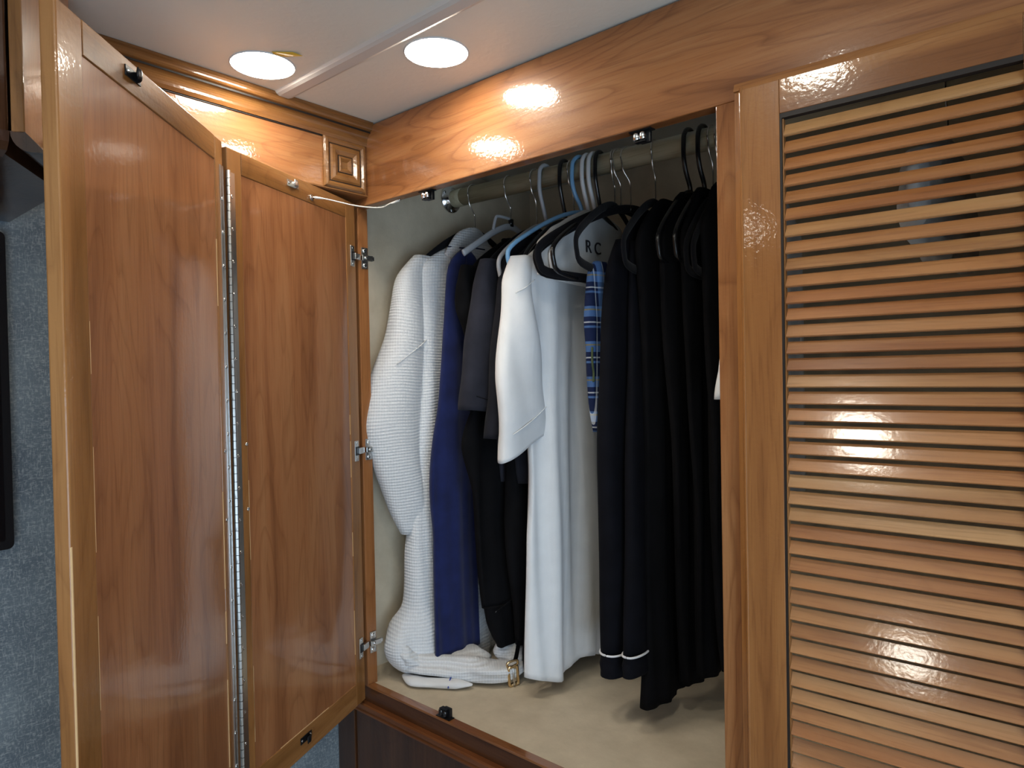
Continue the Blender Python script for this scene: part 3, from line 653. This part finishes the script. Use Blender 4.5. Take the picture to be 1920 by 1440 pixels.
# white waffle robe
g = garment('bathrobe', 'long white waffle-knit bathrobe at the left end, its hem bunched on the wardrobe floor', 'robe', 0.02, 0.0)
cloth('body', [(0.912, .27, .36, .02, .03), (0.895, .215, .42, .02, .045), (0.87, .165, .47, .018, .055), (0.84, .135, .50, .016, .06), (0.63, .135, .50, .02, .06), (0.40, .11, .49, .02, .065),
               (0.25, .088, .48, .022, .07), (0.18, .086, .47, .024, .075), (0.13, .085, .46, .02, .085), (0.095, .048, .45, .02, .10), (0.06, .030, .44, .022, .10), (0.025, .045, .43, .03, .11), (0.004, .075, .40, .035, .09)],
      'waffle', g, fold=.007, lam=.12, ph=.7, n=72, m=80)
sleeve('sleeve', [(.012, .165, .872, .030, .014), (.008, .135, .825, .045, .026), (.004, .117, .70, .052, .034), (.0, .096, .62, .066, .038), (.0, .080, .53, .070, .040), (.006, .085, .43, .052, .036), (.012, .103, .345, .040, .030), (.016, .120, .300, .034, .024)], 'waffle', g, n=36, m=48, ph=.4, fold=.0025, tilt=.35)
tube('sleeve_seam', [(.034, .150, .695), (.043, .115, .675), (.036, .062, .640)], 0.0012, 'waffle', g, n=6)
tube('collar', [(.040, .205, .872), (.046, .222, .892), (.043, .252, .915), (.034, .30, .929), (.016, .345, .918), (.012, .375, .90)], [.010, .017, .021, .021, .018, .01], 'waffle', g, n=14, flat=(.55, 1.0), refv=(1, 0, 0))
tube('piping', [(.047, .200, .893), (.056, .235, .893), (.056, .27, .897), (.048, .315, .900)], .0016, 'navyedge', g, n=6)
# bunched hem lobes on the floor
def lobe(name, P, R, mat, parent, flat=(1, .55), crease=.14, k=3, ph=0.):
    n = 30; per = 9; ctrl = [np.append(np.array(p, float), r) for p, r in zip(P, R)]; pts = smoothpath(ctrl, per); rings = []; m = len(pts)
    for i, q in enumerate(pts):
        c = q[:3]; a, b = pts[max(i-1, 0)][:3], pts[min(i+1, m-1)][:3]; t = (b-a)/np.linalg.norm(b-a)
        u = np.cross(t, (0, 0, 1)); u /= np.linalg.norm(u); v = np.cross(u, t); f = i/(m-1)
        end = min(1, 3.2*f+.25, 3.2*(1-f)+.25); ring = []
        for j in range(n):
            th = 2*math.pi*j/n
            rr = q[3]*end*(1+crease*math.sin(k*th+ph+7*f)+crease*.6*math.sin((k+2)*th-11*f+ph)+crease*.4*math.sin(19*f+2*th))
            p = c+rr*(flat[0]*math.cos(th)*u+flat[1]*math.sin(th)*v); p[2] = max(.0004, p[2]); ring.append(p)
        rings.append(ring)
    return loft(name, rings, mat, parent)
lobe('hem_fold', [(-.034, .14, .034), (.000, .096, .034), (.050, .092, .032), (.10, .116, .029), (.15, .146, .027), (.192, .170, .023), (.212, .210, .024), (.20, .27, .03)], [.025, .036, .036, .034, .036, .034, .032, .02], 'waffle', g, (1, .56), .13, 3, .4)
lobe('hem_fold', [(.135, .33, .10), (.150, .285, .075), (.172, .25, .050), (.196, .225, .036), (.214, .21, .02)], [.028, .036, .040, .036, .02], 'waffle', g, (1, .85), .14, 3, 1.7)
lobe('hem_fold', [(.020, .20, .045), (.070, .165, .030), (.11, .175, .026), (.15, .20, .03)], [.03, .04, .04, .03], 'waffle', g, (1, .55), .12, 3, 2.9)
lobe('hem_fold', [(.012, .075, .105), (.030, .060, .075), (.050, .062, .050), (.075, .075, .036)], [.016, .022, .022, .014], 'waffle', g, (.9, .7), .12, 3, .9)
bt = lobe('belt_end', [(.036, .062, .0090), (.075, .058, .0090), (.112, .078, .0085), (.148, .100, .0090), (.176, .118, .0085)], [.016, .016, .014, .015, .014], 'white', g, (1, .55), .05, 2)
tube('blue_stripe', [(.146, .081, .006), (.143, .087, .0135), (.138, .095, .0178), (.133, .103, .0175), (.129, .110, .013)], .0015, base('blue_thread', .8, 0, lin(52, 78, 160))[0], bt, n=6)
cloth('back_panel', [(.86, .30, .47, .055, .02), (.60, .24, .48, .07, .03), (.30, .235, .47, .085, .035), (.12, .245, .45, .10, .035), (.04, .26, .44, .11, .04)], 'waffle', g, fold=.006, lam=.09, ph=2.0)

# navy long garment
g = garment('long_sleeve_dress', 'long navy blue garment hanging straight in front of the white bathrobe', 'dress', 0.09, 0.03)
cloth('body', [(0.879, .190, .215, .098, .010), (0.868, .170, .235, .096, .016), (0.845, .155, .25, .094, .022), (0.707, .1415, .245, .092, .024), (0.555, .1255, .235, .09, .026), (0.42, .098, .225, .09, .026), (0.37, .0955, .222, .09, .026),
               (0.296, .109, .222, .09, .024), (0.15, .102, .223, .09, .022), (0.034, .098, .225, .09, .020)], 'navy', g, fold=.0030, lam=.075, ph=.3, hem=.004)
tube('shoulder_seam', [(.109, .195, .868), (.110, .188, .82), (.108, .195, .77)], .0008, 'navyedge', g, n=6)

# black and charcoal tops
def top(name, label, x, mat, shoulder, hemz, front, sl, th=.03, cat='shirt', back=.49, fold=.005, ph=0., tilt=-.2, cuff=None, lam=.075):
    g = garment(name, label, cat, x, hemz)
    sy, sz = shoulder
    lv_ = [(sz+.092, .278, .345, x, .016), (sz+.078, .25, .375, x, .022), (sz+.050, sy+.055, .42, x, th*.8), (sz+.024, sy+.018, .455, x, th*.9), (sz, sy, .475, x, th), (sz-.05, sy+.005, back, x, th)]
    lv_ += [(z, y, back, x, th) for z, y in front]
    cloth('body', lv_, mat, g, fold=fold, ph=ph, lam=lam)
    if sl:
        s = sleeve('sleeve', sl, mat, g, ph=ph, tilt=tilt)
    tube('neckband', [(x+.012, .285, sz+.084), (x+.004, .262, sz+.084), (x-.010, .285, sz+.088), (x-.012, .33, sz+.090), (x, .355, sz+.086), (x+.012, .33, sz+.084)], .005, mat, g, n=8, closed=True)
    return g
g = top('black_blouse', 'black short-sleeved top showing a narrow sleeve right beside the navy garment', .150, 'black', (.150, .815), .10, [(.60, .19), (.30, .20), (.10, .20)],
    [(.150, .160, .835, .022, .012), (.150, .149, .79, .026, .016), (.152, .152, .74, .024, .018), (.154, .160, .69, .016, .014), (.155, .166, .672, .010, .010)], th=.022)
g = top('charcoal_tshirt', 'charcoal grey t-shirt with a wide hemmed short sleeve in front of the black clothes', .200, 'charcoal', (.148, .818), .40, [(.60, .165), (.48, .18), (.40, .19)],
    [(.200, .172, .842, .028, .014), (.198, .160, .79, .034, .020), (.196, .150, .70, .038, .024), (.194, .138, .62, .042, .026), (.192, .130, .565, .043, .026), (.192, .129, .545, .043, .026)], th=.026, ph=1.1, tilt=-.12)
tube('hem_stitch', [(.221, .100, .575), (.2235, .13, .567), (.2225, .16, .562)], .0008, 'black', g, n=6)
g = top('dark_tshirt', 'dark charcoal t-shirt with a straight short sleeve against the white t-shirt', .248, 'char2', (.165, .815), .40, [(.60, .17), (.48, .18), (.40, .19)],
    [(.248, .185, .838, .024, .012), (.246, .178, .80, .030, .017), (.244, .165, .72, .030, .019), (.242, .150, .62, .030, .020), (.241, .140, .54, .032, .020), (.240, .136, .492, .033, .019)], th=.024, ph=2.1, tilt=-.12)
# black sweat suit with ribbed hem
g = garment('black_sweatshirt', 'black sweatshirt with a wide hem band hanging low behind the belt buckle', 'sweatshirt', .19, .05)
cloth('body', [(.80, .20, .45, .178, .02), (.60, .155, .47, .178, .03), (.53, .116, .47, .178, .032), (.482, .096, .47, .178, .034), (.41, .118, .47, .180, .036), (.35, .131, .47, .182, .036), (.22, .139, .46, .186, .036), (.15, .150, .45, .188, .038)], 'black', g, fold=.006, lam=.10, ph=.2)
cloth('hem_band', [(.155, .147, .45, .188, .042), (.12, .155, .44, .188, .042), (.09, .166, .42, .188, .038), (.066, .180, .40, .188, .034)], 'black', g, fold=.003, lam=.08, ph=.2)
tube('band_seam', [(.211, .150, .150), (.213, .20, .163), (.213, .26, .175)], .0013, 'blackplastic', g, n=6)
sleeve('sleeve', [(.214, .215, .52, .022, .012), (.224, .205, .42, .026, .016), (.230, .20, .32, .028, .018), (.232, .205, .22, .030, .018), (.230, .215, .14, .028, .016), (.226, .222, .075, .026, .014)], 'black', g, ph=1.0)
g = garment('black_trousers', 'black trousers hanging almost to the floor just left of the white t-shirt', 'trousers', .236, .012)
cloth('leg', [(.80, .25, .42, .262, .014), (.45, .230, .40, .250, .02), (.20, .212, .38, .242, .024), (.06, .196, .36, .240, .024), (.020, .200, .35, .240, .022)], 'ink', g, fold=.004, lam=.07, ph=.9)
g = thing('belt', 'black belt hanging down to the floor with a brass buckle at its end', 'belt', (.230, .185, 0.0))
tube('strap', [(.212, .30, .84), (.215, .27, .60), (.222, .235, .30), (.226, .205, .10), (.229, .186, .046)], .011, 'black', g, n=8, flat=(.16, 1), refv=(1, .3, 0))
def buckle(parent):
    o = np.array((.2300, .1800, .003)); u = np.array((.34, .80, .10)); u /= np.linalg.norm(u); v = np.array((.05, -.20, 1.0)); v -= u*(v@u); v /= np.linalg.norm(v)
    P = [o+u*a+v*b for a, b in ((-.009, .000), (-.0095, .018), (-.009, .037), (.0, .0375), (.009, .037), (.0095, .018), (.009, .0), (0, -.0005))]
    b_ = tube('buckle', P, .0031, 'brass', parent, n=10, closed=True, per=4)
    tube('prong', [o+v*.037, o+v*.02+np.array((.004, -.003, 0)), o+v*.000+np.array((.004, -.003, 0))], .0019, 'nickel', b_, n=8)
    n_ = np.cross(u, v); Q = []
    for d in (-.001, -.004): Q += [o+u*a+v*b+n_*d for a, b in ((-.0075, .004), (.0075, .004), (.0075, .034), (-.0075, .034))]
    mk('buckle_plate', Q, [(0, 1, 2, 3), (7, 6, 5, 4), (0, 4, 5, 1), (1, 5, 6, 2), (2, 6, 7, 3), (3, 7, 4, 0)], 'nickel', b_)
    tube('keeper', [o+v*.040+u*-.011, o+v*.049+u*-.010, o+v*.049+u*.010, o+v*.040+u*.011], .0024, 'brass', b_, n=8)
    return b_
buckle(g)

# white t-shirt
g = garment('white_tshirt', 'large white t-shirt with a creased short sleeve in the middle of the row', 'shirt', .30, .03)
cloth('body', [(.900, .278, .345, .30, .016), (.885, .245, .38, .30, .022), (.858, .195, .43, .30, .026), (.836, .160, .46, .30, .027), (.813, .140, .485, .30, .028), (.73, .145, .49, .30, .032), (.50, .160, .49, .300, .034), (.43, .166, .49, .300, .034), (.317, .153, .485, .298, .036), (.2165, .1535, .48, .297, .038), (.10, .153, .475, .296, .042), (.032, .1525, .47, .296, .044)],
      'white', g, fold=.0085, lam=.115, ph=2.6, n=90, m=80, hem=.010)
sleeve('sleeve', [(.296, .158, .835, .026, .014), (.294, .145, .79, .034, .022), (.292, .142, .72, .038, .026), (.290, .143, .62, .052, .027), (.289, .146, .54, .060, .026), (.288, .149, .50, .063, .024), (.288, .150, .481, .064, .023)], 'white', g, n=48, m=56, ph=1.9, fold=.0042, tilt=.42)
tube('sleeve_hem', [(.312, .098, .507), (.3165, .13, .522), (.3150, .17, .540), (.309, .205, .556)], .0010, 'white', g, n=6)
tube('shoulder_seam', [(.318, .160, .79), (.3195, .135, .775), (.312, .112, .762)], .0010, 'white', g, n=6)
tube('neckband', [(.312, .275, .872), (.302, .25, .872), (.29, .275, .88), (.288, .33, .884), (.30, .36, .878), (.312, .335, .872)], .0055, 'white', g, n=8, closed=True)

# pale printed shirt seen through the empty hangers
g = garment('printed_tshirt', 'pale grey t-shirt with dark lettering folded over a hanger behind the black hangers', 'shirt', .345, .30)
cloth('body', [(.932, .275, .35, .350, .014), (.915, .235, .40, .350, .02), (.885, .175, .44, .348, .02), (.855, .140, .47, .347, .02), (.825, .136, .48, .347, .02), (.795, .140, .48, .347, .016)], 'offwhite', g, fold=.003, lam=.09, ph=.5)
fc = bpy.data.curves.new('lettering', 'FONT'); fc.body = 'R C'; fc.size = .034; fc.extrude = .0006
fo = bpy.data.objects.new('tmp', fc); COL.objects.link(fo)
bpy.context.view_layer.update(); me = bpy.data.meshes.new_from_object(fo.evaluated_get(bpy.context.evaluated_depsgraph_get())); bpy.data.objects.remove(fo)
me.materials.clear(); me.materials.append(MT['print'])
lt = bpy.data.objects.new('lettering', me); link(lt, g, Matrix.Translation((.3625, .262, .848)) @ Matrix.Rotation(math.radians(90), 4, 'Z') @ Matrix.Rotation(math.radians(90), 4, 'X')); lt['label'] = 'dark printed letters R C'

# plaid garment
g = garment('plaid_shorts', 'navy and blue plaid shorts folded narrow over a black hanger', 'shorts', .43, .505)
cloth('cloth', [(.815, .195, .235, .428, .012), (.80, .180, .25, .428, .020), (.76, .172, .25, .428, .024), (.708, .163, .25, .43, .026), (.624, .170, .25, .43, .026), (.55, .181, .25, .43, .024), (.520, .185, .25, .43, .022), (.510, .186, .25, .43, .022)], 'plaid', g, fold=.004, lam=.05, ph=.2)
tube('drawstring', [(.438, .168, .66), (.441, .163, .635), (.440, .168, .615), (.442, .164, .60)], .0022, base('green_cord', .8, 0, lin(58, 70, 40))[0], g, n=6)

# black pyjama with white piping on the cuffs
g = garment('pyjama_top', 'black pyjama with white piping around the long sleeve cuffs', 'pyjamas', .465, .06)
cloth('body', [(.905, .27, .35, .475, .014), (.885, .25, .42, .475, .02), (.855, .225, .46, .473, .022), (.80, .205, .48, .472, .024), (.50, .22, .48, .475, .024), (.20, .23, .47, .475, .024)], 'ink', g, fold=.003, ph=.4)
def cuffed(x, y, pts, cuffz, hy, hx, zb):
    s = sleeve('sleeve', pts, 'ink', g, ph=x*9, fold=.0015)
    sleeve('cuff', [(x, y, cuffz+.002, hy+.003, hx+.0025), (x, y, (cuffz+zb)/2, hy+.004, hx+.003), (x, y, zb, hy+.004, hx+.003)], 'ink', s, m=14, fold=.0008)
    tube('piping', [(x+(hx+.0035)*math.copysign(abs(math.sin(a))**.8, math.sin(a)), y+(hy+.0035)*math.cos(a), cuffz+.002+.010*math.cos(a)*0) for a in [2*math.pi*k/20 for k in range(20)]], .0019, 'piping', s, n=8, closed=True, per=3)
cuffed(.455, .208, [(.470, .235, .850, .026, .012), (.468, .215, .80, .034, .018), (.464, .205, .70, .038, .021), (.460, .198, .52, .040, .022), (.458, .200, .33, .040, .022), (.455, .208, .122, .038, .021)], .120, .038, .021, .082)
cuffed(.503, .190, [(.492, .24, .845, .022, .010), (.495, .225, .70, .026, .012), (.500, .205, .45, .028, .013), (.503, .190, .134, .030, .013)], .132, .030, .013, .098)

# the long black garments filling the right of the bay
def longblack(name, label, x, mat, sh, front, th, cat='dress', back=.47, ph=0.0, bottom=None):
    g = garment(name, label, cat, x, front[-1][0])
    sy, sz = sh
    lv_ = [(sz+.080, .28, .345, x, .014), (sz+.066, .25, .38, x, .02), (sz+.040, sy+.035, .42, x, th*.8), (sz+.018, sy+.012, .45, x, th*.9), (sz, sy, .47, x, th)]
    lv_ += [(f[0], f[1], f[2] if len(f) > 2 else back, x, th) for f in front]
    cloth('body', lv_, mat, g, fold=.004, lam=.08, ph=ph)
    tube('neckband', [(x+.010, .29, sz+.066), (x, .27, sz+.066), (x-.010, .29, sz+.070), (x-.010, .33, sz+.072), (x, .35, sz+.068), (x+.010, .33, sz+.066)], .0045, mat, g, n=8, closed=True)
    return g
longblack('black_dress', 'longest black dress right of the piped pyjama cuffs, hem rounded just above the floor', .516, 'black', (.195, .845), [(.70, .21, .46), (.40, .215, .41), (.15, .205, .35), (.06, .196, .335), (.035, .192, .325)], .032, ph=.3)
longblack('black_shirt_dress', 'black long garment with a narrow hem second right of the pyjama cuffs', .555, 'black', (.205, .850), [(.70, .215, .46), (.40, .235, .42), (.15, .255, .36), (.060, .268, .328)], .026, ph=1.2)
longblack('black_skirt', 'black long garment with a shorter hem third right of the pyjama cuffs', .588, 'black', (.215, .852), [(.70, .22, .46), (.40, .245, .42), (.15, .262, .36), (.082, .268, .325)], .022, ph=2.0)
longblack('black_coat', 'black long garment pressed against the middle stile', .622, 'black', (.215, .855), [(.70, .225, .46), (.40, .25, .44), (.15, .27, .40), (.10, .278, .37)], .026, ph=2.9)
g = garment('white_sleeve_shirt', 'white shirt of which only a sleeve edge peeks out at the middle stile', 'shirt', .70, .45)
cloth('body', [(.915, .28, .345, .70, .014), (.89, .235, .40, .70, .02), (.85, .20, .45, .70, .02), (.70, .20, .46, .70, .02), (.40, .21, .46, .70, .02)], 'white', g, fold=.003)
sleeve('sleeve', [(.694, .235, .86, .024, .010), (.690, .225, .78, .03, .012), (.686, .213, .70, .034, .013), (.679, .198, .62, .037, .014), (.676, .190, .585, .038, .014), (.675, .189, .572, .036, .014)], 'white', g)
hanger(.70, 'velvet', 'black velvet hanger carrying the white shirt behind the middle stile', None, 0, .02, .8)
# something pale behind the louvers
g = garment('grey_shirt', 'grey shirt folded on a hanger seen dimly through the upper louver slats', 'shirt', .98, .30)
cloth('body', [(.925, .27, .35, .95, .02), (.905, .20, .42, .95, .03), (.875, .10, .46, .95, .034), (.845, .065, .47, .95, .036), (.80, .075, .47, .95, .036), (.76, .12, .46, .95, .03)], 'offwhite', g, fold=.006, ph=.8)
hanger(.95, 'velvet', 'hanger behind the louver door carrying the grey shirt')
